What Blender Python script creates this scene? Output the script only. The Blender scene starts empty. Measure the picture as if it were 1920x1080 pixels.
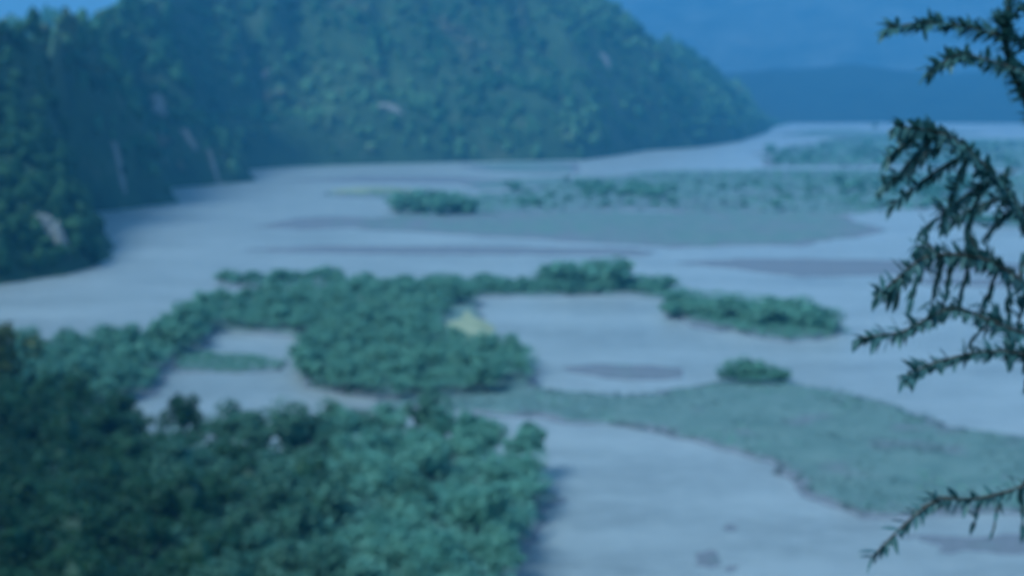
import bpy, math, random
import numpy as np
from mathutils import Vector, Matrix

random.seed(7)
rng = np.random.default_rng(11)
R = math.radians
scene = bpy.context.scene
COL = scene.collection

# ------------------------------------------------------------------ camera
F = 2637.0                      # focal length in photo pixels (1920 wide)
CAM_Z = 105.0
PITCH = math.atan(370.0 / F)    # horizon lies at y = 170 in the photo
cam_d = bpy.data.cameras.new('camera')
cam = bpy.data.objects.new('camera', cam_d); COL.objects.link(cam)
cam.location = (0, 0, CAM_Z)
cam.rotation_euler = (math.pi / 2 - PITCH, 0, 0)
cam_d.sensor_width = 36.0
cam_d.lens = F * 36.0 / 1920.0
cam_d.clip_start = 0.1
cam_d.clip_end = 40000.0
cam_d.dof.use_dof = True        # the photograph is out of focus all over, least on the twigs
cam_d.dof.focus_distance = 1.75
cam_d.dof.aperture_fstop = 4.4
scene.camera = cam

# ------------------------------------------------------------------ world, sun, exposure
SUN_EL, SUN_AZ = R(50), R(-130)          # azimuth from +Y clockwise: behind the viewer, over the added shade hill
w = bpy.data.worlds.new('World'); scene.world = w; w.use_nodes = True
nt = w.node_tree; nt.nodes.clear()
wo = nt.nodes.new('ShaderNodeOutputWorld'); bg = nt.nodes.new('ShaderNodeBackground')
sky = nt.nodes.new('ShaderNodeTexSky'); sky.sky_type = 'NISHITA'; sky.sun_disc = False
sky.sun_elevation = SUN_EL; sky.sun_rotation = SUN_AZ
sky.altitude = 300; sky.air_density = 1.3; sky.dust_density = 2.5; sky.ozone_density = 2.0
bg.inputs['Strength'].default_value = 0.10
nt.links.new(sky.outputs[0], bg.inputs['Color']); nt.links.new(bg.outputs[0], wo.inputs['Surface'])
sd = bpy.data.lights.new('sun', 'SUN'); sun = bpy.data.objects.new('sun', sd); COL.objects.link(sun)
sd.energy = 1.9; sd.angle = R(22); sd.color = (1.0, 0.96, 0.9)
to_sun = Vector((math.sin(SUN_AZ) * math.cos(SUN_EL), math.cos(SUN_AZ) * math.cos(SUN_EL), math.sin(SUN_EL)))
sun.rotation_euler = to_sun.to_track_quat('Z', 'Y').to_euler()
vs = scene.view_settings
scene.display_settings.display_device = 'sRGB'
vs.view_transform = 'Standard'; vs.look = 'None'; vs.gamma = 1.0; vs.use_curve_mapping = False
vs.exposure = 1.08
vs.use_white_balance = True              # the photograph's cold white balance
vs.white_balance_temperature = 4700
vs.white_balance_tint = -14
scene.render.engine = 'CYCLES'
cy = scene.cycles
cy.use_denoising = True
cy.max_bounces = 5; cy.diffuse_bounces = 2; cy.glossy_bounces = 2; cy.transmission_bounces = 2
cy.volume_bounces = 1; cy.transparent_max_bounces = 4

# ------------------------------------------------------------------ pixel helpers
cp, sp = math.cos(PITCH), math.sin(PITCH)
def ray(px, py):
    a, b = (px - 960) / F, (py - 540) / F
    return np.array((a, cp - b * sp, -sp - b * cp))
def gnd(px, py, z=0.0):
    d = ray(px, py); t = (z - CAM_Z) / d[2]
    return d[0] * t, d[1] * t
def at(px, py, Y):
    d = ray(px, py); t = Y / d[1]
    return np.array((d[0] * t, Y, CAM_Z + d[2] * t))

# ------------------------------------------------------------------ numpy noise
def _h(ix, iy, s):
    n = (ix * 374761393 + iy * 668265263 + s * 1442695041) & 0xffffffff
    n = ((n ^ (n >> 13)) * 1274126177) & 0xffffffff
    return ((n ^ (n >> 16)) & 0xffff) / 65535.0
def vnoise(x, y, s=0):
    x = np.asarray(x, float); y = np.asarray(y, float)
    ix = np.floor(x).astype(np.int64); iy = np.floor(y).astype(np.int64)
    fx = x - ix; fy = y - iy
    fx = fx * fx * (3 - 2 * fx); fy = fy * fy * (3 - 2 * fy)
    a = _h(ix, iy, s); b = _h(ix + 1, iy, s); c = _h(ix, iy + 1, s); d = _h(ix + 1, iy + 1, s)
    return (a * (1 - fx) + b * fx) * (1 - fy) + (c * (1 - fx) + d * fx) * fy
def fbm(x, y, s=0, o=4):
    v = 0; amp = .5
    for k in range(o):
        v = v + amp * (vnoise(x * 2 ** k, y * 2 ** k, s + k * 17) - .5); amp *= .5
    return v * 2          # about -1..1

def seg_dist(X, Y, P, closed):
    """distance to a polyline, with the index and parameter of the nearest point"""
    n = len(P); best = np.full(X.shape, 1e18); bi = np.zeros(X.shape, int); bt = np.zeros(X.shape)
    for i in range(n if closed else n - 1):
        ax, ay = P[i][:2]; bx, by = P[(i + 1) % n][:2]
        dx, dy = bx - ax, by - ay; L = dx * dx + dy * dy + 1e-9
        t = np.clip(((X - ax) * dx + (Y - ay) * dy) / L, 0, 1)
        d = (X - ax - t * dx) ** 2 + (Y - ay - t * dy) ** 2
        m = d < best
        best = np.where(m, d, best); bi = np.where(m, i, bi); bt = np.where(m, t, bt)
    return np.sqrt(best), bi, bt
def inside(X, Y, P):
    c = np.zeros(X.shape, bool); n = len(P)
    for i in range(n):
        ax, ay = P[i][:2]; bx, by = P[(i + 1) % n][:2]
        if ay == by: continue
        m = ((ay > Y) != (by > Y)) & (X < (bx - ax) * (Y - ay) / (by - ay) + ax)
        c ^= m
    return c
def sdf(X, Y, P):
    d, _, _ = seg_dist(X, Y, P, True)
    return np.where(inside(X, Y, P), d, -d)
def smooth(a, b, x):
    t = np.clip((x - a) / (b - a), 0, 1); return t * t * (3 - 2 * t)

# ------------------------------------------------------------------ mesh helpers
def mesh_np(name, V, Fc, mat, smooth_shade=False, attr=None):
    V = np.ascontiguousarray(V, np.float32); Fc = np.ascontiguousarray(Fc, np.int32); k = Fc.shape[1]
    me = bpy.data.meshes.new(name)
    me.vertices.add(len(V)); me.vertices.foreach_set('co', V.ravel())
    me.loops.add(Fc.size); me.loops.foreach_set('vertex_index', Fc.ravel())
    me.polygons.add(len(Fc)); me.polygons.foreach_set('loop_start', np.arange(0, Fc.size, k, dtype=np.int32))
    me.update(calc_edges=True)
    me.polygons.foreach_set('use_smooth', np.full(len(Fc), smooth_shade))
    if attr is not None:
        for an, av in attr.items():
            a = me.attributes.new(an, 'FLOAT', 'POINT'); a.data.foreach_set('value', np.ascontiguousarray(av, np.float32))
    if mat: me.materials.append(mat)
    return me
def link(name, me, parent=None, loc=None, **props):
    o = bpy.data.objects.new(name, me); COL.objects.link(o)
    if parent: o.parent = parent
    if loc is not None: o.location = loc
    for k, v in props.items():
        if v is not None: o[k] = v
    return o
def grid_faces(nx, ny, keep=None):
    i = np.arange(nx - 1)[None, :] + np.arange(ny - 1)[:, None] * nx
    f = np.stack([i, i + 1, i + 1 + nx, i + nx], -1).reshape(-1, 4)
    return f if keep is None else f[keep.reshape(-1)]
def compact(V, Fc, *arrs):
    u, inv = np.unique(Fc, return_inverse=True)
    return (V[u], inv.reshape(Fc.shape)) + tuple(a[u] for a in arrs)

# ------------------------------------------------------------------ materials
def new_mat(name):
    m = bpy.data.materials.new(name); m.use_nodes = True
    b = m.node_tree.nodes['Principled BSDF']; return m, m.node_tree, b
def N(t, kind, **kw):
    n = t.nodes.new(kind)
    for k, v in kw.items(): setattr(n, k, v)
    return n
def ramp(t, fac, stops):
    r = N(t, 'ShaderNodeValToRGB'); e = r.color_ramp.elements
    while len(e) < len(stops): e.new(0.5)
    for el, (p, c) in zip(e, stops): el.position = p; el.color = (*c, 1)
    t.links.new(fac, r.inputs[0]); return r.outputs[0]
def noise(t, scale, detail=4, vec=None, rough=.55):
    n = N(t, 'ShaderNodeTexNoise'); n.inputs['Scale'].default_value = scale
    n.inputs['Detail'].default_value = detail; n.inputs['Roughness'].default_value = rough
    if vec is not None: t.links.new(vec, n.inputs['Vector'])
    return n.outputs['Fac']
def mixc(t, fac, a, b):
    m = N(t, 'ShaderNodeMix', data_type='RGBA')
    t.links.new(fac, m.inputs[0])
    for s, v in ((6, a), (7, b)):
        if isinstance(v, tuple): m.inputs[s].default_value = (*v, 1)
        else: t.links.new(v, m.inputs[s])
    return m.outputs[2]
def pos(t):
    return N(t, 'ShaderNodeNewGeometry').outputs['Position']
def bump(t, b, h, strength, dist):
    n = N(t, 'ShaderNodeBump'); n.inputs['Strength'].default_value = strength; n.inputs['Distance'].default_value = dist
    t.links.new(h, n.inputs['Height']); t.links.new(n.outputs[0], b.inputs['Normal'])

def leaf_mat(name, dark, mid, light, trans=.25, rough=.55, spec=.35):
    m, t, b = new_mat(name)
    g = N(t, 'ShaderNodeNewGeometry'); oi = N(t, 'ShaderNodeObjectInfo')
    ad = N(t, 'ShaderNodeMath', operation='MULTIPLY_ADD'); ad.inputs[1].default_value = .55
    t.links.new(g.outputs['Random Per Island'], ad.inputs[0])
    ml = N(t, 'ShaderNodeMath', operation='MULTIPLY'); ml.inputs[1].default_value = .45
    t.links.new(oi.outputs['Random'], ml.inputs[0]); t.links.new(ml.outputs[0], ad.inputs[2])
    c = ramp(t, ad.outputs[0], [(0, dark), (.5, mid), (1, light)])
    t.links.new(c, b.inputs['Base Color']); b.inputs['Roughness'].default_value = rough
    b.inputs['Specular IOR Level'].default_value = spec
    tr = N(t, 'ShaderNodeBsdfTranslucent'); t.links.new(c, tr.inputs['Color'])
    mx = N(t, 'ShaderNodeMixShader'); mx.inputs[0].default_value = trans
    out = t.nodes['Material Output']
    t.links.new(b.outputs[0], mx.inputs[1]); t.links.new(tr.outputs[0], mx.inputs[2]); t.links.new(mx.outputs[0], out.inputs[0])
    return m

M = {}
M['dim_leaf'] = leaf_mat('dim_leaf', (.02, .052, .02), (.04, .09, .034), (.07, .14, .052), trans=.3)  # dimmer light on the left of the near forest put into the leaf colour
M['lit_leaf'] = leaf_mat('lit_leaf', (.12, .24, .17), (.19, .33, .23), (.25, .40, .29), trans=.4)  # brighter light on the channel side put into the leaf colour
M['scrub_leaf'] = leaf_mat('scrub_leaf', (.12, .22, .155), (.18, .31, .205), (.24, .38, .26), trans=.4)
M['yellow_leaf'] = leaf_mat('yellow_leaf', (.08, .10, .02), (.13, .15, .035), (.18, .19, .05))
M['hill_leaf'] = leaf_mat('hill_leaf', (.02, .055, .025), (.045, .10, .042), (.09, .155, .065), trans=.15, rough=.8, spec=.2)
def patchy(m):                                       # stands of paler and of browner trees over the hill
    t = m.node_tree; b = t.nodes['Principled BSDF']; src = b.inputs['Base Color'].links[0].from_socket
    g = N(t, 'ShaderNodeNewGeometry'); P = g.outputs['Position']
    f1 = ramp(t, noise(t, .006, 6, P, .6), [(.46, (0, 0, 0)), (.62, (.9, .9, .9))])
    f2 = ramp(t, noise(t, .0085, 5, P, .6), [(.57, (0, 0, 0)), (.68, (.8, .8, .8))])
    c = mixc(t, f2, mixc(t, f1, src, (.13, .21, .095)), (.17, .155, .10))
    t.links.new(c, b.inputs['Base Color'])
patchy(M['hill_leaf'])
M['spur_dim_leaf'] = leaf_mat('spur_dim_leaf', (.010, .028, .012), (.022, .052, .02), (.05, .09, .034), trans=.1, rough=.8, spec=.15)  # dimness over the left spurs put into the leaf colour
M['half_lit_leaf'] = leaf_mat('half_lit_leaf', (.06, .13, .08), (.10, .18, .11), (.14, .24, .15), trans=.35)  # half dimmed light put into the leaf colour
M['sedge'] = leaf_mat('sedge', (.085, .135, .125), (.12, .17, .155), (.155, .205, .185), trans=.3)
M['twig_leaf'] = leaf_mat('twig_leaf', (.05, .10, .105), (.07, .135, .13), (.095, .175, .165), trans=.3, rough=.5, spec=.5)

m, t, b = new_mat('bark'); M['bark'] = m
t.links.new(ramp(t, noise(t, 14, 5, pos(t)), [(.3, (.035, .028, .022)), (.7, (.10, .085, .07))]), b.inputs['Base Color'])
b.inputs['Roughness'].default_value = .9

m, t, b = new_mat('river_water'); M['water'] = m
P = pos(t)
mp = N(t, 'ShaderNodeMapping'); mp.inputs['Scale'].default_value = (.010, .028, .01); mp.inputs['Rotation'].default_value = (0, 0, .25); t.links.new(P, mp.inputs[0])
n1 = noise(t, 1.0, 7, mp.outputs[0], .62)
silt = ramp(t, n1, [(.28, (.20, .20, .195)), (.5, (.295, .295, .285)), (.72, (.39, .385, .37))])
mp3 = N(t, 'ShaderNodeMapping'); mp3.inputs['Scale'].default_value = (.10, .22, .1); t.links.new(P, mp3.inputs[0])
chop = ramp(t, noise(t, 1.0, 6, mp3.outputs[0], .7), [(.42, (0, 0, 0)), (.66, (.5, .5, .5))])
t.links.new(mixc(t, chop, silt, (.44, .44, .42)), b.inputs['Base Color'])
b.inputs['Roughness'].default_value = .3; b.inputs['Specular IOR Level'].default_value = .4
mp2 = N(t, 'ShaderNodeMapping'); mp2.inputs['Scale'].default_value = (.22, .45, .3); t.links.new(P, mp2.inputs[0])
bump(t, b, noise(t, 1.0, 8, mp2.outputs[0], .7), 1.0, 1.2)

m, t, b = new_mat('river_flat'); M['bar'] = m      # gravel to grass, by the vertex attribute veg
P = pos(t)
at_ = N(t, 'ShaderNodeAttribute', attribute_name='veg')
nz = noise(t, .06, 6, P, .65)
gravel = ramp(t, noise(t, .5, 6, P, .7), [(.3, (.12, .118, .13)), (.7, (.195, .19, .205))])
grass = ramp(t, noise(t, .07, 9, P, .78), [(.3, (.075, .115, .10)), (.5, (.125, .17, .145)), (.7, (.18, .22, .19))])
ad = N(t, 'ShaderNodeMath', operation='ADD'); t.links.new(at_.outputs['Fac'], ad.inputs[0])
sb = N(t, 'ShaderNodeMath', operation='MULTIPLY_ADD'); sb.inputs[1].default_value = 1.5; sb.inputs[2].default_value = -.75
t.links.new(nz, sb.inputs[0]); t.links.new(sb.outputs[0], ad.inputs[1])
fac = ramp(t, ad.outputs[0], [(.35, (0, 0, 0)), (.65, (1, 1, 1))])
t.links.new(mixc(t, fac, gravel, grass), b.inputs['Base Color']); b.inputs['Roughness'].default_value = .9
bump(t, b, noise(t, .8, 6, P, .7), .6, .6)

m, t, b = new_mat('hill_ground'); M['hill'] = m
P = pos(t)
t.links.new(ramp(t, noise(t, .02, 8, P, .65), [(.3, (.02, .045, .02)), (.55, (.045, .08, .03)), (.75, (.10, .115, .06))]), b.inputs['Base Color'])
b.inputs['Roughness'].default_value = .95; bump(t, b, noise(t, .12, 6, P, .7), 1, 5)

m, t, b = new_mat('wooded_slope'); M['slope'] = m
P = pos(t)
t.links.new(ramp(t, noise(t, .012, 10, P, .7), [(.3, (.02, .04, .02)), (.5, (.04, .075, .03)), (.72, (.075, .105, .05))]), b.inputs['Base Color'])
b.inputs['Roughness'].default_value = .95; bump(t, b, noise(t, .03, 8, P, .7), 1, 25)

m, t, b = new_mat('dark_slope'); M['dark_slope'] = m
P = pos(t)
t.links.new(ramp(t, noise(t, .012, 10, P, .7), [(.3, (.010, .02, .012)), (.5, (.02, .035, .018)), (.72, (.04, .055, .03))]), b.inputs['Base Color'])
b.inputs['Roughness'].default_value = .95; bump(t, b, noise(t, .03, 8, P, .7), 1, 25)

m, t, b = new_mat('bare_slope'); M['bare_slope'] = m
P = pos(t)
t.links.new(ramp(t, noise(t, .004, 12, P, .75), [(.3, (.02, .04, .03)), (.5, (.10, .12, .10)), (.72, (.22, .23, .21))]), b.inputs['Base Color'])
b.inputs['Roughness'].default_value = .95; bump(t, b, noise(t, .01, 8, P, .7), 1, 60)

m, t, b = new_mat('dry_grass'); M['straw'] = m
t.links.new(ramp(t, noise(t, .15, 6, pos(t), .65), [(.3, (.20, .21, .11)), (.6, (.32, .31, .18)), (.8, (.42, .39, .26))]), b.inputs['Base Color'])
b.inputs['Roughness'].default_value = .95

m, t, b = new_mat('valley_ground'); M['ground'] = m
t.links.new(ramp(t, noise(t, .01, 8, pos(t), .6), [(.35, (.05, .09, .04)), (.6, (.10, .12, .07))]), b.inputs['Base Color'])
b.inputs['Roughness'].default_value = .95

m, t, b = new_mat('pale_rock'); M['rock'] = m
t.links.new(ramp(t, noise(t, .25, 8, pos(t), .7), [(.3, (.15, .14, .12)), (.6, (.26, .24, .21)), (.8, (.36, .34, .30))]), b.inputs['Base Color'])
b.inputs['Roughness'].default_value = .9

# ------------------------------------------------------------------ ground and river
def sheet(name, x0, x1, y0, y1, z, mat, **kw):
    V = np.array([(x0, y0, z), (x1, y0, z), (x1, y1, z), (x0, y1, z)], float)
    return link(name, mesh_np(name, V, np.array([[0, 1, 2, 3]]), mat), None, None, **kw)
sheet('ground', -9000, 9000, -3000, 14000, -2.0, M['ground'], kind='structure', label='valley floor under the hills and the river', category='ground')
sheet('river', -1500, 3500, 60, 5600, 0.0, M['water'], kind='structure', label='wide grey silty braided river running through the valley', category='river')

# ------------------------------------------------------------------ the wooded hill along the far bank
bank_px = [(-420, 600), (-150, 560), (0, 532), (110, 516), (180, 500), (198, 470), (170, 432), (120, 408), (150, 399), (196, 396), (260, 388), (322, 380), (300, 366), (268, 360), (330, 351),
           (400, 346), (470, 340), (440, 328), (400, 322), (484, 317), (560, 312), (700, 308), (860, 304), (1000, 302), (1090, 300), (1150, 292),
           (1200, 283), (1300, 277), (1380, 266), (1430, 250), (1452, 237)]
BANK = [gnd(*p) for p in bank_px]
HILLP = BANK + [(1050, 5000), (400, 5600), (-1500, 5600), (-2400, 3000), (-1700, 900)]
ridge_px = [(-700, 40, 900), (-200, 66, 980), (60, 62, 1080), (150, 40, 1350), (240, 14, 1700), (380, -40, 2150), (640, -110, 2450), (930, -120, 2620),
            (1080, -60, 2760), (1140, 8, 2840), (1185, 62, 3000), (1262, 84, 3250), (1332, 124, 3550), (1400, 182, 3850), (1452, 236, 4130)]
RIDGE = [at(*p) for p in ridge_px]
RZ = np.array([p[2] for p in RIDGE])
def hill_h(X, Y):
    s = sdf(X, Y, HILLP)
    wob = fbm(X / 160, Y / 160, 3) * 26 + fbm(X / 45, Y / 45, 9) * 7
    s = s + wob * smooth(0, 120, s)
    d, i, tt = seg_dist(X, Y, RIDGE, False)
    Hr = RZ[i] * (1 - tt) + RZ[np.minimum(i + 1, len(RZ) - 1)] * tt
    sc = np.maximum(s, 0)
    f = sc / (sc + d * 1.0 + 1e-6)
    h = Hr * f ** .72
    gul = np.abs(fbm(X / 130 + Y / 400, Y / 420, 21, 3))          # gullies running down the slope
    h = h - (1 - smooth(0, .30, gul)) * 64 * smooth(.08, .45, f) * (1 - smooth(.8, 1, f))
    h = h + fbm(X / 60, Y / 60, 31, 3) * 14 * smooth(0, .3, f)
    return np.where(s < 0, -3 + np.maximum(s, -30) * .02, np.maximum(h, -1) + np.minimum(sc * .25, 3)), s, d
def heightfield(name, x0, x1, y0, y1, step, fn, mat, **kw):
    xs = np.arange(x0, x1 + .1, step); ys = np.arange(y0, y1 + .1, step)
    X, Y = np.meshgrid(xs, ys); Z = fn(X, Y)
    V = np.stack([X, Y, Z], -1).reshape(-1, 3)
    kz = Z > -2.6
    keep = kz[:-1, :-1] | kz[1:, :-1] | kz[:-1, 1:] | kz[1:, 1:]
    Fc = grid_faces(len(xs), len(ys), keep); V, Fc = compact(V, Fc)
    return link(name, mesh_np(name, V, Fc, mat, True), None, None, **kw)
heightfield('wooded_hill', -1500, 900, 560, 4700, 12, lambda X, Y: hill_h(X, Y)[0], M['hill'], kind='structure',
            label='long steep wooded hill along the far bank', category='hill')

# far ridges beyond the end of the valley
FOOT = [at(*p) for p in [(900, 120, 6000), (1250, 128, 5800), (1420, 128, 5600), (1600, 118, 5600), (1800, 132, 5500), (2000, 120, 5400), (2400, 90, 5200)]]
def foot_h(X, Y):
    d, i, tt = seg_dist(X, Y, FOOT, False)
    z = np.array([p[2] for p in FOOT]); z = z[i] * (1 - tt) + z[np.minimum(i + 1, len(z) - 1)] * tt
    h = z * np.exp(-(d / 620) ** 2 * 1.2) - 14 + fbm(X / 260, Y / 260, 51, 5) * 22 * np.exp(-(d / 900) ** 2)
    return np.where(h < 0, -3, h)
heightfield('foothill', 300, 4200, 4200, 7000, 28, foot_h, M['dark_slope'], kind='structure', label='low dark blue wooded ridge closing the far valley', category='hill')
FAR = [at(*p) for p in [(1050, -100, 10300), (1250, -140, 9600), (1600, -170, 9400), (2000, -210, 9200), (2600, -260, 9000)]]
def far_h(X, Y):
    d, i, tt = seg_dist(X, Y, FAR, False)
    z = np.array([p[2] for p in FAR]); z = z[i] * (1 - tt) + z[np.minimum(i + 1, len(z) - 1)] * tt
    h = z * np.maximum(0, 1 - d / 2600) ** 1.1 + fbm(X / 700, Y / 700, 71, 6) * 120 * np.maximum(0, 1 - d / 2600)
    return np.where(h < 0, -3, h)
heightfield('far_mountain', -4500, 7500, 6600, 12800, 70, far_h, M['bare_slope'], kind='structure', label='high hazy pale blue mountain beyond the foothill', category='mountain')

# the slope the viewer stands on, below the frame
def view_h(X, Y):
    d = np.hypot(X, Y * 1.0); ang = np.where(Y > 0, 1.0, .35)
    z = CAM_Z - 1.65 - np.maximum(d - 1.5, 0) * .66 * ang + fbm(X / 9, Y / 9, 5) * .5 * smooth(2, 12, d)
    return np.maximum(z, -3)
heightfield('viewpoint_slope', -200, 200, -440, 200, 4, view_h, M['hill'], kind='structure', label='grassy slope falling from the viewpoint', category='hill')

# added unseen hill outside the frame, put there to shade the near forest
SHADE_RIDGE = [(-60, -140, 120), (-310, 100, 300), (-440, 360, 320), (-600, 500, 150)]
def shade_hill_h(X, Y):
    d, i, tt = seg_dist(X, Y, SHADE_RIDGE, False); z = np.array([p[2] for p in SHADE_RIDGE], float); z = z[i] * (1 - tt) + z[np.minimum(i + 1, 3)] * tt
    h = z * (1 - smooth(0, 1, d / (z * .86))) + fbm(X / 60, Y / 60, 61, 4) * 8 * (1 - smooth(.5, 1, d / z))
    return np.where(d > z * .85, -3, h)
heightfield('added_shade_hill', -900, 60, -340, 800, 10, shade_hill_h, M['hill'], kind='structure', label='unseen hill added beside the viewpoint to shade the near forest', category='hill')

# ------------------------------------------------------------------ river flats: islands and bars
# (name, label, outline in photo pixels on the water plane, vegetation 0..1, height)
def bar(name, label, px, veg, hgt=1.2, edge=None, wob=.12, seed=0, mat='bar'):
    Pn = [gnd(*p) for p in px]
    xs = [p[0] for p in Pn]; ys = [p[1] for p in Pn]
    wx, wy = max(xs) - min(xs), max(ys) - min(ys)
    e = edge or max(2.5, min(wx, wy) * .12)
    nx = int(min(220, max(40, wx / 1.5))); ny = int(min(220, max(40, wy / 1.5)))
    X, Y = np.meshgrid(np.linspace(min(xs) - e, max(xs) + e, nx), np.linspace(min(ys) - e, max(ys) + e, ny))
    s = sdf(X, Y, Pn); L = e * 4
    s = s + fbm(X / L, Y / L, seed + 5, 4) * min(wx, wy) * wob + fbm(X / 9, Y / 9, seed + 7, 3) * min(e, 8) * .7
    Z = np.where(s > 0, smooth(0, e, s) * hgt, np.maximum(s / e, -1) * .8) + fbm(X / 14, Y / 14, seed + 40, 4) * .35 * smooth(0, e, s)
    vv = veg * smooth(-.2 * e, 1.3 * e, s) + fbm(X / (L * 1.5), Y / L, seed + 90, 3) * .25
    k = s > -e
    keep = k[:-1, :-1] | k[1:, :-1] | k[:-1, 1:] | k[1:, 1:]
    V = np.stack([X, Y, Z], -1).reshape(-1, 3); Fc = grid_faces(nx, ny, keep)
    V, Fc, va = compact(V, Fc, vv.ravel())
    link(name, mesh_np(name, V, Fc, M[mat], True, {'veg': va}), None, None, kind='structure', label=label, category='river bar')
    return Pn
FOREST_A = bar('wooded_flat', 'low river flat under the dense dark forest',
    [(-400, 780), (0, 778), (120, 778), (175, 800), (300, 838), (480, 856), (620, 858), (760, 848), (850, 858), (930, 880), (1000, 888), (1036, 910), (1040, 940),
     (1015, 985), (992, 1040), (975, 1110), (950, 1250), (860, 1500), (-200, 1500), (-700, 1200)], 1.2, 2.0, 4, .04, 1)
ISLAND_B = bar('wooded_island', 'wooded island between the main channel and the sheltered pool',
    [(40, 672), (240, 655), (330, 618), (372, 582), (470, 570), (600, 566), (740, 562), (850, 552), (890, 566), (905, 600), (935, 645), (990, 672), (1014, 705),
     (1000, 728), (900, 745), (760, 757), (640, 748), (560, 728), (548, 690), (575, 660), (585, 645), (540, 630), (400, 622), (392, 655), (330, 680),
     (306, 712), (285, 735), (230, 762), (100, 772), (-60, 770)], 1.0, 1.6, 5, .05, 2)
bar('dry_grass_patch', 'pale straw coloured dry patch on the wooded island by the pool', [(825, 615), (850, 590), (890, 580), (915, 600), (935, 645), (915, 660), (860, 655)], 0, 2.1, 7, .12, 21, 'straw')
bar('yellow_grass_bar', 'thin yellowish grass bar near the foot of the hill', [(610, 358), (680, 352), (760, 353), (800, 358), (740, 364), (660, 366)], 0, 1.6, 12, .1, 22, 'straw')
SPIT = bar('sand_spit', 'thin muddy spit in the side channel behind the wooded island', [(318, 668), (395, 662), (470, 668), (545, 680), (530, 696), (440, 700), (330, 698)], .9, .7, 2, .06, 3)
STRIP = bar('shrub_strip', 'long narrow shrub covered bar across the river',
    [(412, 536), (480, 530), (600, 536), (850, 532), (1000, 530), (1120, 520), (1200, 524), (1260, 540), (1300, 556), (1440, 566), (1520, 590), (1600, 632), (1480, 642),
     (1390, 630), (1290, 606), (1252, 590), (1240, 562), (1190, 554), (1000, 556), (870, 558), (740, 566), (600, 548), (500, 542)], .85, 1.2, 5, .05, 4)
MEADOW = bar('meadow_bar', 'broad flat green meadow bar along the near channel',
    [(690, 756), (760, 748), (900, 738), (1000, 726), (1060, 736), (1180, 742), (1290, 728), (1360, 716), (1490, 722), (1600, 738), (1700, 768), (1800, 802), (1920, 824), (2150, 860),
     (2300, 900), (2200, 1000), (1920, 962), (1710, 968), (1610, 972), (1520, 930), (1450, 890), (1390, 850), (1300, 826), (1150, 800), (1000, 782), (880, 774), (770, 766)], .75, 1.0, 5, .04, 5)
bar('mud_bar', 'low dark mud bar in the bright pool', [(1050, 690), (1120, 682), (1200, 684), (1280, 690), (1284, 710), (1180, 716), (1090, 704)], .2, .6, 4, .05, 6)
bar('sand_bar', 'long thin grey sand bar in mid river', [(440, 468), (600, 460), (900, 461), (1150, 466), (1240, 472), (1200, 480), (900, 478), (600, 476)], .1, .6, 8, .05, 7)
BARE = bar('gravel_bar', 'wide purple grey gravel bar ending in a point',
    [(570, 420), (700, 408), (760, 402), (900, 405), (1080, 396), (1300, 398), (1500, 398), (1590, 404), (1660, 432), (1600, 448), (1500, 464), (1250, 464), (1050, 452), (900, 442), (700, 432)], .55, .9, 14, .05, 8)
GREEN = bar('green_flat', 'green shrubby river flat behind the gravel bar',
    [(600, 366), (680, 356), (760, 358), (900, 366), (1000, 356), (1080, 336), (1250, 322), (1500, 319), (1700, 319), (1950, 326), (2200, 340), (2150, 380), (1820, 386), (1600, 404), (1300, 398),
     (1080, 398), (900, 408), (780, 408), (735, 388), (760, 372), (680, 370)], .62, 1.2, 14, .05, 9)
bar('grassy_bar', 'thin grassy bar at the foot of the long hill', [(850, 310), (1000, 304), (1085, 304), (1090, 324), (1000, 326), (900, 320)], .6, .8, 14, .04, 10)
FARFLAT = bar('far_flat', 'far blue green flats at the end of the valley',
    [(1425, 296), (1440, 278), (1520, 270), (1580, 258), (1700, 256), (1800, 262), (1950, 264), (2300, 270), (2300, 330), (1950, 322), (1700, 314), (1560, 314), (1450, 312)], .75, 1.2, 22, .04, 11)
bar('valley_end_flat', 'hazy blue flats under the low foothill', [(1455, 254), (1520, 244), (1600, 243), (1680, 250), (1760, 244), (1860, 250), (1800, 254), (1560, 258)], .7, 1.2, 22, .04, 16)
bar('gravel_islet', 'small green islet in the channel past the gravel bar', [(1780, 412), (1860, 402), (1960, 404), (2100, 412), (2050, 428), (1900, 428), (1820, 424)], .7, .9, 8, .05, 12)
bar('silt_bar', 'faint purple silt bar below the gravel point', [(1250, 492), (1380, 484), (1520, 484), (1700, 488), (1950, 496), (2200, 505), (1950, 514), (1700, 514), (1500, 520), (1380, 506)], .05, .5, 10, .05, 13)
bar('pebble_bank', 'faint broken pebble bank in the nearest channel', [(1680, 1010), (1800, 1000), (1960, 1000), (2200, 1010), (2150, 1060), (1900, 1050), (1750, 1040)], .3, .18, 6, .45, 14)
bar('weed_shoal', 'broken weedy shoal just breaking the nearest channel', [(1292, 985), (1340, 972), (1400, 985), (1415, 1040), (1372, 1066), (1310, 1060)], .5, .03, 8, .8, 18)
bar('mud_streak', 'thin mud streak beside the hill foot', [(520, 338), (680, 330), (860, 332), (980, 338), (860, 343), (680, 342)], .25, .7, 10, .08, 31)
bar('mud_flat', 'grey mud flat upstream of the shrub clump', [(470, 424), (560, 408), (650, 404), (720, 410), (700, 424), (580, 432)], .15, .6, 10, .08, 32)
bar('grass_streak', 'narrow grassy streak between the thin pale channels', [(860, 346), (960, 336), (1070, 332), (1075, 344), (980, 352), (900, 356)], .7, .8, 10, .08, 33)
bar('pale_sand_bar', 'narrow purple sand streak below the gravel point', [(1640, 524), (1760, 518), (1950, 524), (2100, 530), (1950, 540), (1760, 536)], .1, .5, 8, .08, 34)

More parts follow.
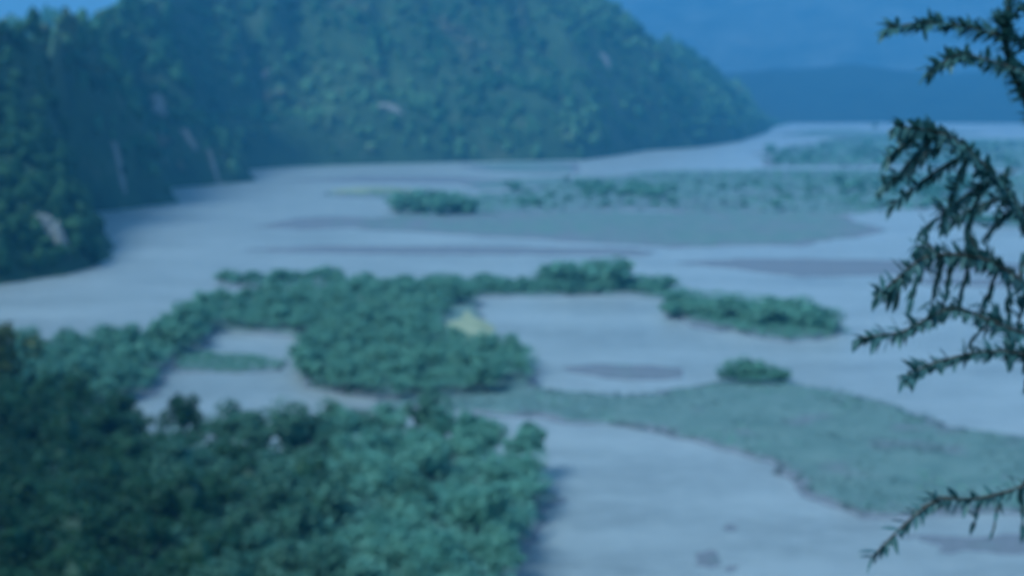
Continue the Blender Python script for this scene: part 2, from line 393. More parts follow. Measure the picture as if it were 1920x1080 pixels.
# ------------------------------------------------------------------ vegetation meshes
def ico(sub):
    import bmesh
    bm = bmesh.new(); bmesh.ops.create_icosphere(bm, subdivisions=sub, radius=1)
    V = np.array([v.co[:] for v in bm.verts]); Fc = np.array([[v.index for v in f.verts] for f in bm.faces]); bm.free(); return V, Fc
ICO1, ICO2 = ico(1), ico(2)
def lump(seed, base, amp=.3):
    V, Fc = base; r = np.random.default_rng(seed)
    d = r.normal(size=(7, 3)); d /= np.linalg.norm(d, axis=1)[:, None]
    k = 1 + amp * (np.max(V @ d.T, axis=1) ** 3 - .6) + r.normal(size=len(V)) * amp * .3
    return V * k[:, None], Fc
def leaf_cards(P, nrm, size, r):
    """one folded leaf spray (two triangles) at every point"""
    n = len(P)
    a = np.cross(nrm, r.normal(size=(n, 3))); a /= np.linalg.norm(a, axis=1)[:, None] + 1e-9
    b_ = np.cross(nrm, a)
    s = size * (.6 + .8 * r.random(n))[:, None]
    q = np.stack([P - a * s, P + b_ * s * .62 + nrm * s * .2, P + a * s, P - b_ * s * .62 + nrm * s * .2], 1)
    return q.reshape(-1, 3), np.arange(4 * n).reshape(-1, 4)
def crown_mesh(name, seed, rx, rz, zc, mat, nlobe=11, nleaf=900, size=.55):
    r = np.random.default_rng(seed)
    VV, FF, off = [], [], 0
    lob = []
    for k in range(nlobe):
        th = r.random() * 6.283; u = r.uniform(-.6, .95)
        rad = math.sqrt(max(0, 1 - u * u)) * r.uniform(.3, 1.0)
        lob.append((math.cos(th) * rad * rx, math.sin(th) * rad * rx, zc + u * rz * .68, rx * r.uniform(.24, .56)))
    cV, cF = lump(seed, ICO1, .35)                           # shaded inner mass
    V = cV * np.array((rx * .58, rx * .58, rz * .58)) + np.array((0, 0, zc))
    tris = [(V, np.c_[cF, cF[:, 2]])]
    P, Nn = [], []
    per = nleaf // nlobe
    for x, y, z, q in lob:
        d = r.normal(size=(per, 3)); d /= np.linalg.norm(d, axis=1)[:, None]
        rr = q * (.55 + .5 * r.random(per))[:, None]
        P.append(np.array((x, y, z)) + d * rr * np.array((1, 1, .82)))
        nn = d * .5 + np.array((0, 0, .8)) + r.normal(size=(per, 3)) * .45
        Nn.append(nn / np.linalg.norm(nn, axis=1)[:, None])
    P = np.concatenate(P); Nn = np.concatenate(Nn)
    lv, lf = leaf_cards(P, Nn, size, r)
    tri_l = np.concatenate([lf[:, [0, 1, 2]], lf[:, [0, 2, 3]]])
    V = np.concatenate([lv, tris[0][0]]); Fc = np.concatenate([tri_l, cF + len(lv)])
    return mesh_np(name, V, Fc, mat)
def tube(pts, rad, sides=6):
    pts = [np.array(p, float) for p in pts]; V, Fc = [], []
    for i, p in enumerate(pts):
        d = pts[min(i + 1, len(pts) - 1)] - pts[max(i - 1, 0)]; d = d / (np.linalg.norm(d) + 1e-9)
        u = np.cross(d, (0.31, 0.93, .17)); u /= np.linalg.norm(u); v = np.cross(d, u)
        for k in range(sides):
            a = 6.2832 * k / sides; V.append(p + (u * math.cos(a) + v * math.sin(a)) * rad[i])
    for i in range(len(pts) - 1):
        for k in range(sides):
            a = i * sides + k; c = i * sides + (k + 1) % sides
            Fc.append((a, c, c + sides, a + sides))
    return np.array(V), np.array(Fc)
def trunk_mesh(name, seed, h, rad, limbs=4):
    r = random.Random(seed); VV, FF, off = [], [], 0
    top = (r.uniform(-.4, .4), r.uniform(-.4, .4), h)
    mid = (r.uniform(-.2, .2), r.uniform(-.2, .2), h * .5)
    parts = [tube([(0, 0, -.6), (0, 0, .5), mid, top], [rad * 1.5, rad, rad * .75, rad * .4])]
    for k in range(limbs):
        a = r.random() * 6.28; L = h * r.uniform(.3, .45); z = h * r.uniform(.45, .75)
        parts.append(tube([(mid[0], mid[1], z), (math.cos(a) * L * .5, math.sin(a) * L * .5, z + L * .35), (math.cos(a) * L, math.sin(a) * L, z + L * .6)], [rad * .5, rad * .35, rad * .15], 5))
    for V, Fc in parts: VV.append(V); FF.append(Fc + off); off += len(V)
    return mesh_np(name, np.concatenate(VV), np.concatenate(FF), M['bark'])

TREES = [(trunk_mesh('forest_trunk', k, 8 + k % 3, .3), crown_mesh('forest_crown', 100 + k, 5.2 + .5 * (k % 3), 5.4 + .5 * (k % 2), 9.0, M['dim_leaf'])) for k in range(7)]
MID = [(trunk_mesh('mid_trunk', 40 + k, 8.5, .28), crown_mesh('mid_crown', 170 + k, 5.2 + .4 * (k % 3), 5.2 + .5 * (k % 2), 8.8, M['half_lit_leaf'])) for k in range(5)]
PALE = [(trunk_mesh('lit_trunk', 20 + k, 8, .25), crown_mesh('lit_crown', 150 + k, 5.0 + .4 * (k % 3), 5.0 + .5 * (k % 2), 8.4, M['lit_leaf'])) for k in range(5)]  # forest trees with brighter light painted into the leaves
SMALL = [(trunk_mesh('island_trunk', 30 + k, 4.5, .18), crown_mesh('island_crown', 200 + k, 3.6 + .3 * (k % 3), 3.2 + .3 * (k % 2), 4.6, M['scrub_leaf'], 10, 700, .45)) for k in range(6)]
SHRUB = [(trunk_mesh('shrub_stem', 60 + k, 2.0, .09), crown_mesh('shrub_crown', 300 + k, 2.6, 1.9, 1.7, M['scrub_leaf'], 8, 420, .36)) for k in range(6)]
YEL = [(trunk_mesh('yellow_trunk', 90, 8.5, .3), crown_mesh('yellow_crown', 400, 5.4, 5.8, 9.0, M['yellow_leaf']))]
def plant(name, kinds, x, y, z, s, label, cat, group=None, sz=None, k=None):
    tm, cm = kinds[random.randrange(len(kinds)) if k is None else k]
    o = link(name, None, None, (x, y, z), label=label, category=cat, group=group)
    o.rotation_euler = (0, 0, random.random() * 6.283); o.scale = (s, s, sz or s)
    link('trunk' if cat == 'tree' else 'stem', tm, o); link('crown', cm, o)
    return o
def scatter(poly, spacing, inset, seed, clip=None):
    r = random.Random(seed); P = np.array(poly); x0, y0 = P.min(0); x1, y1 = P.max(0); out = []
    y = y0
    row = 0
    while y < y1:
        x = x0 + (row % 2) * spacing * .5
        while x < x1:
            out.append((x + r.uniform(-.36, .36) * spacing, y + r.uniform(-.36, .36) * spacing)); x += spacing
        y += spacing * .87; row += 1
    A = np.array(out); s = sdf(A[:, 0], A[:, 1], poly)
    A = A[s > inset]
    return [tuple(a) for a in A if clip is None or clip(*a)]
def pix(x, y, z=0):
    v = np.array((x, y, z - CAM_Z)); dep = v[1] * cp - v[2] * sp
    return 960 + F * v[0] / dep, 540 - F * (v[1] * sp + v[2] * cp) / dep

# near forest on the flat
pts = scatter(FOREST_A, 9.9, 1.5, 3, lambda x, y: -60 < pix(x, y, 8)[0] < 1100 and pix(x, y, 16)[1] < 1110)
pts.sort(key=lambda p: p[1])
assert len(pts) <= 330, len(pts)
for x, y in pts:
    s = random.choice((.62, .75, .85, .95, 1.05, 1.2)) * random.uniform(.92, 1.08)
    v = smooth(100, 1000, pix(x, y)[0]) + random.uniform(-.28, .28)  # painted light falloff: leaf tone goes from dim at left to bright at right
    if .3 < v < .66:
        plant('forest_tree', MID, x, y, 1.6, s, 'tree of the near forest with half dimmed light painted into its leaves', 'tree', 'middle green trees of the near forest', s * random.uniform(.75, 1.15))
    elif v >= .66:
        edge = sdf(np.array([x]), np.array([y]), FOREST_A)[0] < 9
        plant('lit_tree', PALE, x, y, 1.6, s, 'tree with brighter light painted into its leaves ' + ('at the water edge of the near forest' if edge else 'inside the channel side of the near forest'), 'tree', 'paler trees at the edge of the near forest' if edge else 'paler trees of the near forest', s * random.uniform(.75, 1.15))
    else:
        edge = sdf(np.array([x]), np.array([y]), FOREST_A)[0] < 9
        plant('broadleaf_tree', TREES, x, y, 1.6, s, 'dense broadleaf tree with dimness painted into its leaves ' + ('at the water edge of the near forest' if edge else 'deep inside the near forest'), 'tree', 'dark trees at the edge of the near forest' if edge else 'dark trees of the near forest', s * random.uniform(.75, 1.2))
x, y = gnd(6, 800); plant('broadleaf_tree', YEL, x, y, 1.5, 1.9, 'tall yellow green tree towering over the forest edge by the main channel', 'tree', None, 2.3, 0)

# wooded island
EXCL = [gnd(*p) for p in [(840, 580), (900, 575), (925, 640), (960, 655), (870, 655), (820, 630)]]
pts = scatter(ISLAND_B, 10.2, 2.0, 5, lambda x, y: -60 < pix(x, y)[0] and not inside(np.array([x]), np.array([y]), EXCL)[0])
assert len(pts) <= 330, len(pts)
for x, y in pts:
    px, py = pix(x, y)
    near = px < 420
    s = random.choice((.6, .75, .9, 1.05, 1.2)) * random.uniform(.9, 1.1) * (1.4 if near else 1.2)
    plant('island_tree', SMALL, x, y, 1.2, s, *(('tall bushy tree on the arm of the wooded island along the main channel', 'tree', 'trees of the island arm') if near else ('bushy tree on the end of the wooded island by the bright pool', 'tree', 'trees of the island end by the pool') if px > 860 else ('bushy green tree in the middle of the wooded island', 'tree', 'trees of the middle of the wooded island')), s * random.uniform(.8, 1.1))
print('forest', len(pts))

# shrubs along the strip and on the bars
def shrubs(lst, label, group, seed, name='riverside_shrub', kinds=SHRUB):
    r = random.Random(seed)
    for px, py, hgt in lst:
        x, y = gnd(px, py); s = hgt / 3.5
        plant(name, kinds, x, y, .5, s * r.uniform(1.0, 1.35), label, 'shrub', group, s)
r = random.Random(4)
L = []
for px in range(420, 1250, 17):
    yb = 533 if px < 650 else 549
    L.append((px + r.uniform(-6, 6), yb + r.uniform(-5, 3), r.uniform(5, 8.5)))
    if px > 600: L.append((px + r.uniform(-8, 8), yb - 12 + r.uniform(-4, 4), r.uniform(4, 7)))
shrubs(L, 'leafy shrub in the hedge-like row along the narrow bar', 'shrubs along the narrow bar', 1)
shrubs([(px, 545 + r.uniform(-4, 4), r.uniform(13, 17)) for px in (1062, 1084, 1106, 1128, 1142)], 'tall shrub in the highest clump on the narrow bar', 'tall shrubs on the narrow bar', 2)
L = [(px + r.uniform(-8, 8), 585 + (px - 1260) * .09 + r.uniform(-9, 14), r.uniform(6, 11)) for px in range(1262, 1530, 13)] + [(px, 606 + r.uniform(-6, 6), r.uniform(9, 12)) for px in (1440, 1470, 1495, 1515)]
shrubs(L, 'rounded shrub in the thicket at the tip of the narrow bar', 'shrubs of the bar tip thicket', 3)
shrubs([(1372, 716, 6), (1395, 714, 8), (1418, 716, 7), (1446, 718, 6), (1470, 720, 5)], 'low shrub in the lone clump between pool and meadow', 'shrubs between pool and meadow', 4)
shrubs([(px + r.uniform(-6, 6), 404 + r.uniform(-14, 4), r.uniform(10, 19)) for px in range(745, 885, 14)], 'dense shrub in the isolated clump by the gravel bar', 'shrubs by the gravel bar', 5)
L = [(r.uniform(930, 1900), r.uniform(340, 392), r.uniform(3, 8)) for k in range(90)] + [(r.uniform(1090, 1260), r.uniform(352, 372), r.uniform(6, 12)) for k in range(22)] + [(r.uniform(1560, 1820), r.uniform(345, 372), r.uniform(6, 13)) for k in range(30)]
shrubs(L, 'shrub scattered over the green flat behind the gravel bar', 'shrubs of the green flat', 6)
L = [(r.uniform(1440, 1920), r.uniform(272, 312), r.uniform(5, 12)) for k in range(55)]
shrubs(L, 'hazy shrub on the far blue green flats', 'shrubs of the far flats', 7)
x, y = gnd(1640, 246); plant('riverside_shrub', YEL, x, y, 0, 1.5, 'small yellowish bush on the pale far shore', 'shrub', None, 1.5, 0)
L = [(1800 + 14 * k, 420 + r.uniform(-4, 3), r.uniform(6, 10)) for k in range(9)]
shrubs(L, 'shrub on the small islet past the gravel bar', 'shrubs of the small islet', 8)

# low scrub and tussocks on the flats: uncountable, one object
def clumps(name, label, cat, polys, mat, base, seed):
    r = np.random.default_rng(seed); vars_ = [lump(seed + k, base, .5) for k in range(6)]; VV, FF, off = [], [], 0
    for poly, n, s0, s1, flat in polys:
        P = np.array(poly); x0, y0 = P.min(0); x1, y1 = P.max(0)
        A = np.c_[r.uniform(x0, x1, n * 3), r.uniform(y0, y1, n * 3)]
        A = A[(sdf(A[:, 0], A[:, 1], poly) > 4) & (fbm(A[:, 0] / 30, A[:, 1] / 30, seed) > -.15)][:n]
        for x, y in A:
            V, Fc = vars_[r.integers(6)]; s = r.uniform(s0, s1)
            VV.append(V * np.array((s, s, s * flat)) + np.array((x, y, .9))); FF.append(Fc + off); off += len(V)
    link(name, mesh_np(name, np.concatenate(VV), np.concatenate(FF), mat), None, None, kind='stuff', label=label, category=cat)
clumps('scrub_growth', 'low green scrub and tussocks covering the river flats', 'scrub',
       [(MEADOW, 900, .4, 1.0, .5), (STRIP, 500, .5, 1.2, .7), (GREEN, 900, 1.0, 3.2, .7), (FARFLAT, 500, 2, 5, .7), (ISLAND_B, 900, .5, 1.6, .8), (BARE, 160, .6, 1.6, .5)], M['scrub_leaf'], ICO1, 5)
clumps('forest_undergrowth', 'dark undergrowth between the trees of the near forest', 'undergrowth', [(FOREST_A, 1500, 1.0, 2.4, .9)], M['dim_leaf'], ICO1, 8)

# bare rock scars on the hill
def hit_hill(px, py):
    d = ray(px, py); tt = np.arange(600, 4600, 4.0); X, Y, Z = d[0] * tt, d[1] * tt, CAM_Z + d[2] * tt
    i = np.argmax(hill_h(X, Y)[0] > Z); return X[i], Y[i], Z[i]
ROCKS = []
def rock(px, py, wpx, hpx, label, seed):
    x, y, z = hit_hill(px, py); k = y / F; n = 16
    wx, wy = wpx * k / 2, hpx * k * .4
    U, W = np.meshgrid(np.linspace(-1.3, 1.3, n), np.linspace(-1.3, 1.3, n)); X, Y = x + U * wx, y + W * wy
    ROCKS.append((x, y, wx, wy)); r = np.random.default_rng(seed)
    rim = 1 - np.hypot(U + W * r.uniform(-.4, .4), W) + fbm(U * 1.6 + seed * 9, W * 1.6, seed, 3) * .9
    Z = hill_h(X, Y)[0] + smooth(-.1, .5, rim) * 7 - 2 + r.normal(size=X.shape) * 1.1
    kk = rim > -.1; keep = kk[:-1, :-1] & kk[1:, :-1] & kk[:-1, 1:] & kk[1:, 1:]
    V, Fc = compact(np.stack([X - x, Y - y, Z - z], -1).reshape(-1, 3), grid_faces(n, n, keep))
    link('rock_outcrop', mesh_np('rock_outcrop', V, Fc, M['rock']), None, (x, y, z), label=label, category='rock', group='bare rock scars on the hill')
rock(500, 138, 36, 26, 'bright bare rock scar high on the hill where the near spur ends', 1)
rock(302, 208, 34, 26, 'small pale rock face on the middle spur of the hill', 2)
rock(357, 268, 26, 22, 'pale cliff patch low on the spur above the river', 3)
rock(726, 202, 48, 28, 'wide pale landslip scar on the middle of the long hill', 4)
rock(1135, 112, 22, 34, 'thin pale scar near the descending crest of the hill', 5)
rock(100, 440, 60, 60, 'brownish grey rock face low on the nearest spur at the water', 6)
rock(405, 330, 34, 12, 'pale bank cliff where the third spur meets the water', 7)
rock(228, 340, 26, 20, 'pale strip of bare earth above the cove between the spurs', 8)

def understorey(name, label, jobs, mat, seed):
    r = np.random.default_rng(seed); PP, NN, SS = [], [], []
    for poly, n, z0, z1, rad, size, keepf in jobs:
        P = np.array(poly); x0, y0 = P.min(0); x1, y1 = P.max(0)
        A = np.c_[r.uniform(x0, x1, n * 4), r.uniform(y0, y1, n * 4)]
        A = A[sdf(A[:, 0], A[:, 1], poly) > 1.0]
        if keepf is not None: A = A[[keepf(x_, y_) for x_, y_ in A]]
        A = A[:n]; zz = z0 + (z1 - z0) * (.5 + .5 * fbm(A[:, 0] / 16, A[:, 1] / 16, seed, 3)).clip(0, 1)
        c = 11
        d = r.normal(size=(len(A), c, 3)); d /= np.linalg.norm(d, axis=2)[..., None]; d[..., 2] = np.abs(d[..., 2])
        Q = np.concatenate([A, zz[:, None]], 1)[:, None] + d * rad * np.array((1, 1, .7)) * r.uniform(.5, 1.1, (len(A), c, 1))
        m_ = d * .5 + np.array((0, 0, .9)) + r.normal(size=d.shape) * .35
        PP.append(Q.reshape(-1, 3)); NN.append((m_ / np.linalg.norm(m_, axis=2)[..., None]).reshape(-1, 3)); SS.append(np.full(len(A) * c, size))
    P, Nn, S = np.concatenate(PP), np.concatenate(NN), np.concatenate(SS)
    a_ = np.cross(Nn, r.normal(size=P.shape)); a_ /= np.linalg.norm(a_, axis=1)[:, None]; b_ = np.cross(Nn, a_)
    s_ = (S * r.uniform(.6, 1.4, len(P)))[:, None]
    q = np.stack([P - a_ * s_, P + b_ * s_ * .65 + Nn * s_ * .2, P + a_ * s_, P - b_ * s_ * .65 + Nn * s_ * .2], 1).reshape(-1, 3); f = np.arange(len(q)).reshape(-1, 4)
    link(name, mesh_np(name, q, np.concatenate([f[:, [0, 1, 2]], f[:, [0, 2, 3]]]), mat), None, None, kind='stuff', label=label, category='undergrowth')
east = lambda x, y: smooth(100, 1000, pix(x, y)[0]) + random.uniform(-.28, .28) > .66  # understorey split by the same painted light falloff as the trees
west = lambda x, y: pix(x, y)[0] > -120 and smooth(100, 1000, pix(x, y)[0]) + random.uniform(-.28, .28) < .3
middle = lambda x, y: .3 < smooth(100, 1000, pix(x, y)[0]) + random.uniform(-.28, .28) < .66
understorey('dark_understorey', 'leafy understorey closing the gaps of the near forest, dimness painted in', [(FOREST_A, 2800, 4, 12, 2.6, .62, west)], M['dim_leaf'], 31)
understorey('mid_understorey', 'leafy understorey of the near forest, painted half lit', [(FOREST_A, 2200, 4, 12, 2.6, .62, middle)], M['half_lit_leaf'], 36)
understorey('pale_understorey', 'leafy understorey on the channel side of the near forest, painted brighter lit', [(FOREST_A, 2400, 4, 12.5, 2.6, .62, east)], M['lit_leaf'], 32)
understorey('island_understorey', 'leafy thicket filling the wooded island and the narrow bar', [(ISLAND_B, 4600, 1.5, 8.5, 2.3, .62, lambda x, y: pix(x, y)[0] > -120 and not inside(np.array([x]), np.array([y]), EXCL)[0]),
    (STRIP, 2200, .8, 4.2, 2.0, .6, None), (SPIT, 220, .4, 1.8, 1.2, .45, None), ([gnd(*p) for p in ((1358, 722), (1365, 706), (1400, 700), (1460, 706), (1495, 722), (1430, 726))], 160, .6, 4.5, 1.6, .5, None)], M['scrub_leaf'], 33)
patchf = lambda x, y: fbm(np.array([x / 120]), np.array([y / 160]), 44, 3)[0] > 0
understorey('flat_scrub', 'low matted scrub spread over the green river flats', [(GREEN, 1100, .3, 2.2, 3.2, 1.1, patchf), (FARFLAT, 800, .3, 3.0, 4.5, 1.8, patchf)], M['scrub_leaf'], 34)
understorey('meadow_sedge', 'low grey green sedge tufts over the meadow bar', [(MEADOW, 2600, .2, .9, .9, .4, None), (GREEN, 1300, .3, 1.5, 3.0, 1.1, None), (FARFLAT, 900, .3, 2.0, 4.5, 1.8, None)], M['sedge'], 35)

# ------------------------------------------------------------------ forest on the hill: a far wood that reads as one mass
def hill_forest():
    r = np.random.default_rng(3)
    n = 60000
    Y = 560 + (4300 - 560) * r.random(n) ** 1.35; X = r.uniform(-.46, .24, n) * Y
    h, s, d = hill_h(X, Y)
    e = 6.0
    hx = (hill_h(X + e, Y)[0] - hill_h(X - e, Y)[0]) / (2 * e); hy = (hill_h(X, Y + e)[0] - hill_h(X, Y - e)[0]) / (2 * e)
    facing = (-hx * -X + -hy * -Y + (CAM_Z - h)) / np.sqrt(X * X + Y * Y + (h - CAM_Z) ** 2)      # towards the viewer
    cover = fbm(X / 55, Y / 55, 77, 4)
    ok = (s > 1.5) & (facing > -.12) & (cover > -.33)
    for x_, y_, wx, wy in ROCKS: ok &= ((X - x_) / (wx * .9 + 1)) ** 2 + ((Y - y_ + 5) / (wy + 5)) ** 2 > .4 + r.random(n)
    X, Y, h = X[ok], Y[ok], h[ok]
    vars_ = [lump(900 + k, ICO1, .45) for k in range(10)]
    sc = (2.0 + 5.6 * r.random(len(X)) ** 2.2) * np.where(Y < 1300, .9, np.where(Y > 2600, 1.5, 1.15))
    rot = r.random(len(X)) * 6.283; vi = r.integers(0, 10, len(X)); tall = r.uniform(.8, 1.5, len(X))
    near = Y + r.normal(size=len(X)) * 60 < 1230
    for name, mat, lab, sel in (('spur_forest', M['spur_dim_leaf'], 'forest on the nearest spurs of the long hill, dimness painted in', near),
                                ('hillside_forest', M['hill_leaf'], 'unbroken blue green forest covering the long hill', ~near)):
        VV, FF, off = [], [], 0
        for k in range(10):
            m_ = (vi == k) & sel; V, Fc = vars_[k]; c, s_ = np.cos(rot[m_])[:, None], np.sin(rot[m_])[:, None]
            vx = (V[None, :, 0] * c - V[None, :, 1] * s_) * sc[m_][:, None] + X[m_][:, None]
            vy = (V[None, :, 0] * s_ + V[None, :, 1] * c) * sc[m_][:, None] + Y[m_][:, None]
            vz = V[None, :, 2] * (sc[m_] * tall[m_])[:, None] + (h[m_] + sc[m_] * tall[m_] * .55)[:, None]
            A = np.stack([vx, vy, vz], -1).reshape(-1, 3); cnt = m_.sum()
            FF.append((Fc[None] + (np.arange(cnt) * len(V))[:, None, None]).reshape(-1, 3) + off); VV.append(A); off += len(A)
        link(name, mesh_np(name, np.concatenate(VV), np.concatenate(FF), mat), None, None, kind='stuff', label=lab, category='forest')
hill_forest()

# ------------------------------------------------------------------ the tree at the viewpoint whose twigs hang into the view
LEAFV = np.array([(0, 0, 0), (.16, .11, .02), (.16, -.11, .02), (.45, .13, .015), (.45, -.13, .015), (.45, 0, -.03), (.16, 0, -.01), (1, 0, -.10), (.78, .07, -.02), (.78, -.07, -.02), (.78, 0, -.06)])
LEAFF = np.array([(0, 6, 1), (0, 2, 6), (1, 6, 5), (1, 5, 3), (2, 5, 6), (2, 4, 5), (3, 5, 10), (3, 10, 8), (4, 10, 5), (4, 9, 10), (8, 10, 7), (9, 7, 10)])
LEAFM = [mesh_np('leaf', LEAFV * np.array((L_, L_ * wd, L_)), LEAFF, M['twig_leaf']) for L_, wd in ((.050, 1.4), (.039, 1.45), (.058, 1.25))]
view_tree = link('overhanging_tree', None, None, (2.45, 4.6, 100.9), label='slender tree beside the viewpoint with feathery drooping leafy twigs', category='tree')
TB = np.array((2.45, 4.6, 100.9))
def part_mesh(name, pts, rad, parent, org):
    V, Fc = tube([np.array(p) - org for p in pts], rad, 6); return link(name, mesh_np(name, V, Fc, M['bark'], True), parent)
part_mesh('trunk', [TB - (0, 0, .5), TB + (0, 0, .5), TB + (-.08, .05, 2.2), TB + (.02, 0, 4.2), TB + (-.1, .05, 6.4)], [.10, .085, .07, .055, .03], view_tree, TB)
n_leaf = [0]
def spline(p, n):
    p = np.array(p, float); t_ = np.linspace(0, len(p) - 1, n); out = []
    for u in t_:
        i = min(int(u), len(p) - 2); f = u - i
        a, b_, c, d = p[max(i - 1, 0)], p[i], p[i + 1], p[min(i + 2, len(p) - 1)]
        out.append(.5 * ((2 * b_) + (c - a) * f + (2 * a - 5 * b_ + 4 * c - d) * f * f + (3 * b_ - a - 3 * c + d) * f ** 3))
    return np.array(out)
def add_leaf(parent, stuff, p, direction, k):
    x = Vector(direction).normalized(); up = Vector((random.uniform(-.5, .5), random.uniform(-.5, .5), 1))
    y = up.cross(x).normalized(); z = x.cross(y)
    Mx = Matrix((x, y, z)).transposed().to_4x4(); Mx.translation = Vector(p)
    s = random.uniform(.7, 1.15)
    if n_leaf[0] < 300:
        o = link('leaf', LEAFM[k], parent); o.matrix_local = Mx @ Matrix.Scale(s, 4); n_leaf[0] += 1
    else:
        v = np.zeros(len(LEAFM[k].vertices) * 3, np.float32); LEAFM[k].vertices.foreach_get('co', v)
        v = v.reshape(-1, 3) * s; A = np.array(Mx)
        stuff.append(v @ A[:3, :3].T + A[:3, 3])
def branch(px, r0=.013, dens=26, hang=.5, twigs=(), start=0.0, size=None, tlen=.2):
    """px: (x, y, depth) from the trunk outwards; the branch is a part, its leaves and twigs sub-parts"""
    w_ = [at(*p) for p in px]
    # root the branch on the trunk
    rz = w_[0][2] - .25; root = np.array((2.42, 4.63, rz)); w_ = [root] + w_
    S = spline(w_, 26); org = TB
    br = part_mesh('branch', S, np.linspace(r0, .003, len(S)), view_tree, org)
    stuff = []
    L = np.linalg.norm(np.diff(S, axis=0), axis=1).sum()
    dens *= 1.75; runs = [(S, dens * L, start)]
    for (u, dx, dy, dz, ln) in twigs:
        i = int(u * 25); p = S[i]; dirv = np.array((dx, dy, dz), float); dirv /= np.linalg.norm(dirv)
        Tw = np.array([p + dirv * ln * f + np.array((0, 0, -.2 * ln * f * f)) for f in np.linspace(0, 1, 8)])
        part_mesh('twig', Tw, np.linspace(.004, .0018, 8), br, org)
        runs.append((Tw, dens * 1.25 * ln, .1))
    for Q, n, st in runs:
        n = int(n)
        for k in range(n):
            u = st + (1 - st) * (k + random.random() * .7) / n
            f = min(u, .999) * (len(Q) - 1); i = int(f); p = Q[i] + (Q[i + 1] - Q[i]) * (f - i); tg = Q[i + 1] - Q[i]; tg = tg / np.linalg.norm(tg)
            if p[0] / p[1] > .42: continue
            side = np.cross(tg, (0, 0, 1)) * (1 if k % 2 else -1)
            upv = np.array((0, 0, -hang)) if random.random() < .72 else np.array((0, 0, .55))
            d = tg * random.uniform(.3, .8) + side * random.uniform(.1, .6) + upv * random.uniform(.6, 1.4) + np.array([random.uniform(-.3, .3) for _ in range(3)])
            add_leaf(br, stuff, p - org, d, random.randrange(3))
    if stuff:
        A = np.concatenate(stuff); nv = len(LEAFV)
        Fc = (LEAFF[None] + (np.arange(len(stuff)) * nv)[:, None, None]).reshape(-1, 3)
        link('foliage', mesh_np('foliage', A, Fc, M['twig_leaf']), br, kind='stuff')
# middle and lower branches first: they show largest
branch([(1985, 470, 4.6), (1915, 395, 4.5), (1860, 325, 4.4), (1790, 262, 4.3), (1735, 244, 4.25), (1680, 236, 4.2)], .011, 120, .7,
       [(.42, -1, .1, -.25, .20), (.5, -1, -.2, -.45, .26), (.6, -1, 0, -.5, .27), (.68, -1, .2, -.55, .24), (.76, -.8, 0, -.7, .17), (.52, -.3, .2, -1, .16), (.62, -.35, .1, -1, .2),
        (.86, -1, .1, -.6, .13), (.36, -.7, .1, -.6, .12), (.3, .2, .2, .9, .10), (.34, .3, .1, .8, .12), (.46, .2, 0, .9, .05)], .25)
branch([(1985, 590, 4.6), (1925, 535, 4.5), (1860, 492, 4.4), (1800, 478, 4.35), (1735, 482, 4.3), (1690, 515, 4.2), (1640, 560, 4.2)], .010, 85, 1.0,
       [(.52, -.3, 0, -1, .13), (.60, -.15, .1, -1, .15), (.66, -.2, .1, -1, .13), (.74, -.3, .1, -1, .12), (.8, -.5, 0, -1, .1), (.9, -.4, .1, -1, .07), (.48, -.35, .1, .9, .10), (.64, -.9, 0, .5, .1), (.70, -.3, 0, .8, .06),
        (.36, .1, .1, -1, .22), (.40, -.35, .1, -1, .14), (.30, -.2, .1, -1, .2), (.34, .2, .1, .8, .10), (.42, -.5, 0, .8, .08), (.28, .3, 0, .6, .14)], .25)
branch([(1985, 640, 4.5), (1910, 622, 4.4), (1850, 598, 4.35), (1790, 578, 4.3), (1745, 594, 4.25), (1690, 622, 4.2), (1610, 634, 4.2)], .008, 62, .55, [(.32, .1, .1, -1, .1), (.36, -.4, .1, .9, .06), (.42, -.7, .1, -.5, .08)], .25)
branch([(1985, 690, 4.3), (1915, 664, 4.25), (1840, 660, 4.2), (1760, 678, 4.15), (1700, 704, 4.1)], .007, 75, .35, [(.36, .1, .1, -1, .09), (.3, .1, .1, .9, .06), (.46, -.2, .1, .9, .03)], .25)
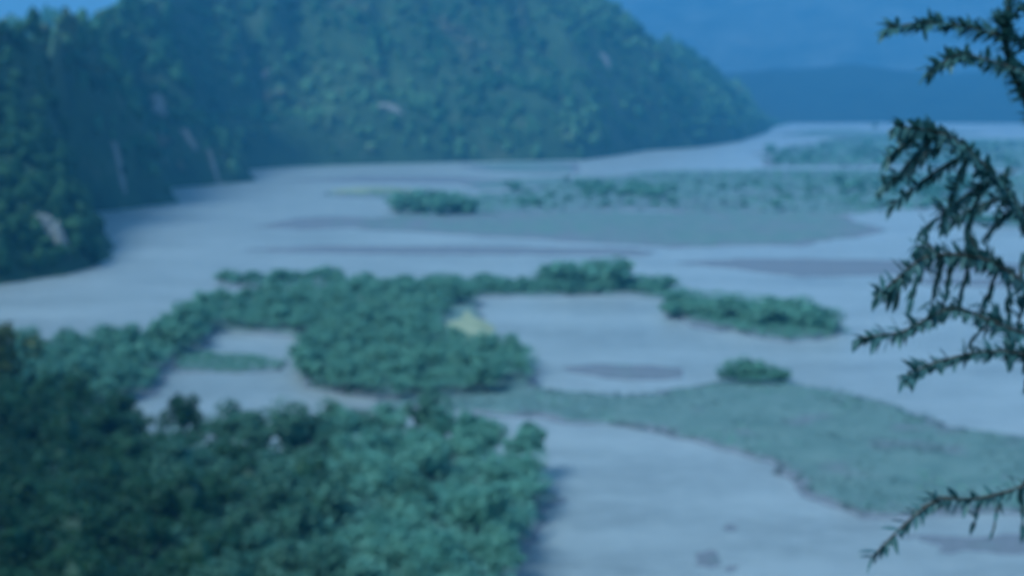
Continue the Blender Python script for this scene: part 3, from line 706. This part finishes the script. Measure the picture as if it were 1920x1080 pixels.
branch([(1985, 880, 4.3), (1910, 915, 4.2), (1830, 935, 4.15), (1760, 938, 4.1), (1700, 980, 4.05), (1635, 1045, 4.0)], .007, 34, .7,
       [(.40, -.2, 0, -1, .12), (.5, -.2, .1, -1, .08), (.62, -.9, .1, .2, .07), (.66, -.7, .1, -.2, .1), (.33, .1, 0, -1, .14), (.72, .5, .1, .4, .06), (.28, .2, .1, .8, .06)], .25)
branch([(1985, 260, 4.7), (1925, 190, 4.6), (1893, 110, 4.55), (1888, 30, 4.5), (1905, -60, 4.5)], .012, 120, .3, [(.45, .4, .1, .6, .2), (.72, -.5, 0, .8, .07), (.78, .5, 0, .7, .10), (.5, -.3, .1, .9, .08), (.4, .5, 0, .3, .12)], .25)
branch([(1985, 110, 4.6), (1900, 75, 4.55), (1820, 52, 4.5), (1740, 42, 4.45), (1665, 52, 4.4)], .006, 85, .3, [], .25)
branch([(1985, 160, 4.6), (1905, 130, 4.5), (1830, 106, 4.45), (1790, 105, 4.4), (1745, 132, 4.4)], .006, 85, .4, [], .25)
print('leaf parts', n_leaf[0])

# ------------------------------------------------------------------ the hazy air
hz = bpy.data.materials.new('haze'); hz.use_nodes = True; t = hz.node_tree; t.nodes.clear()
o_ = N(t, 'ShaderNodeOutputMaterial'); pv = N(t, 'ShaderNodeVolumePrincipled')
pv.inputs['Color'].default_value = (.18, .40, .70, 1); pv.inputs['Density'].default_value = 1.7e-4; pv.inputs['Anisotropy'].default_value = .1
t.links.new(pv.outputs[0], o_.inputs['Volume'])
hx0, hx1, hy0, hy1, hz0, hz1 = -9100, 9100, -3100, 14100, -5, 1500
V = np.array([(x, y, z) for z in (hz0, hz1) for y in (hy0, hy1) for x in (hx0, hx1)], float)
Fc = np.array([(0, 2, 3, 1), (4, 5, 7, 6), (0, 1, 5, 4), (2, 6, 7, 3), (0, 4, 6, 2), (1, 3, 7, 5)])
link('haze', mesh_np('haze', V, Fc, hz), None, None, kind='stuff', label='thin blue haze filling the valley air', category='haze')
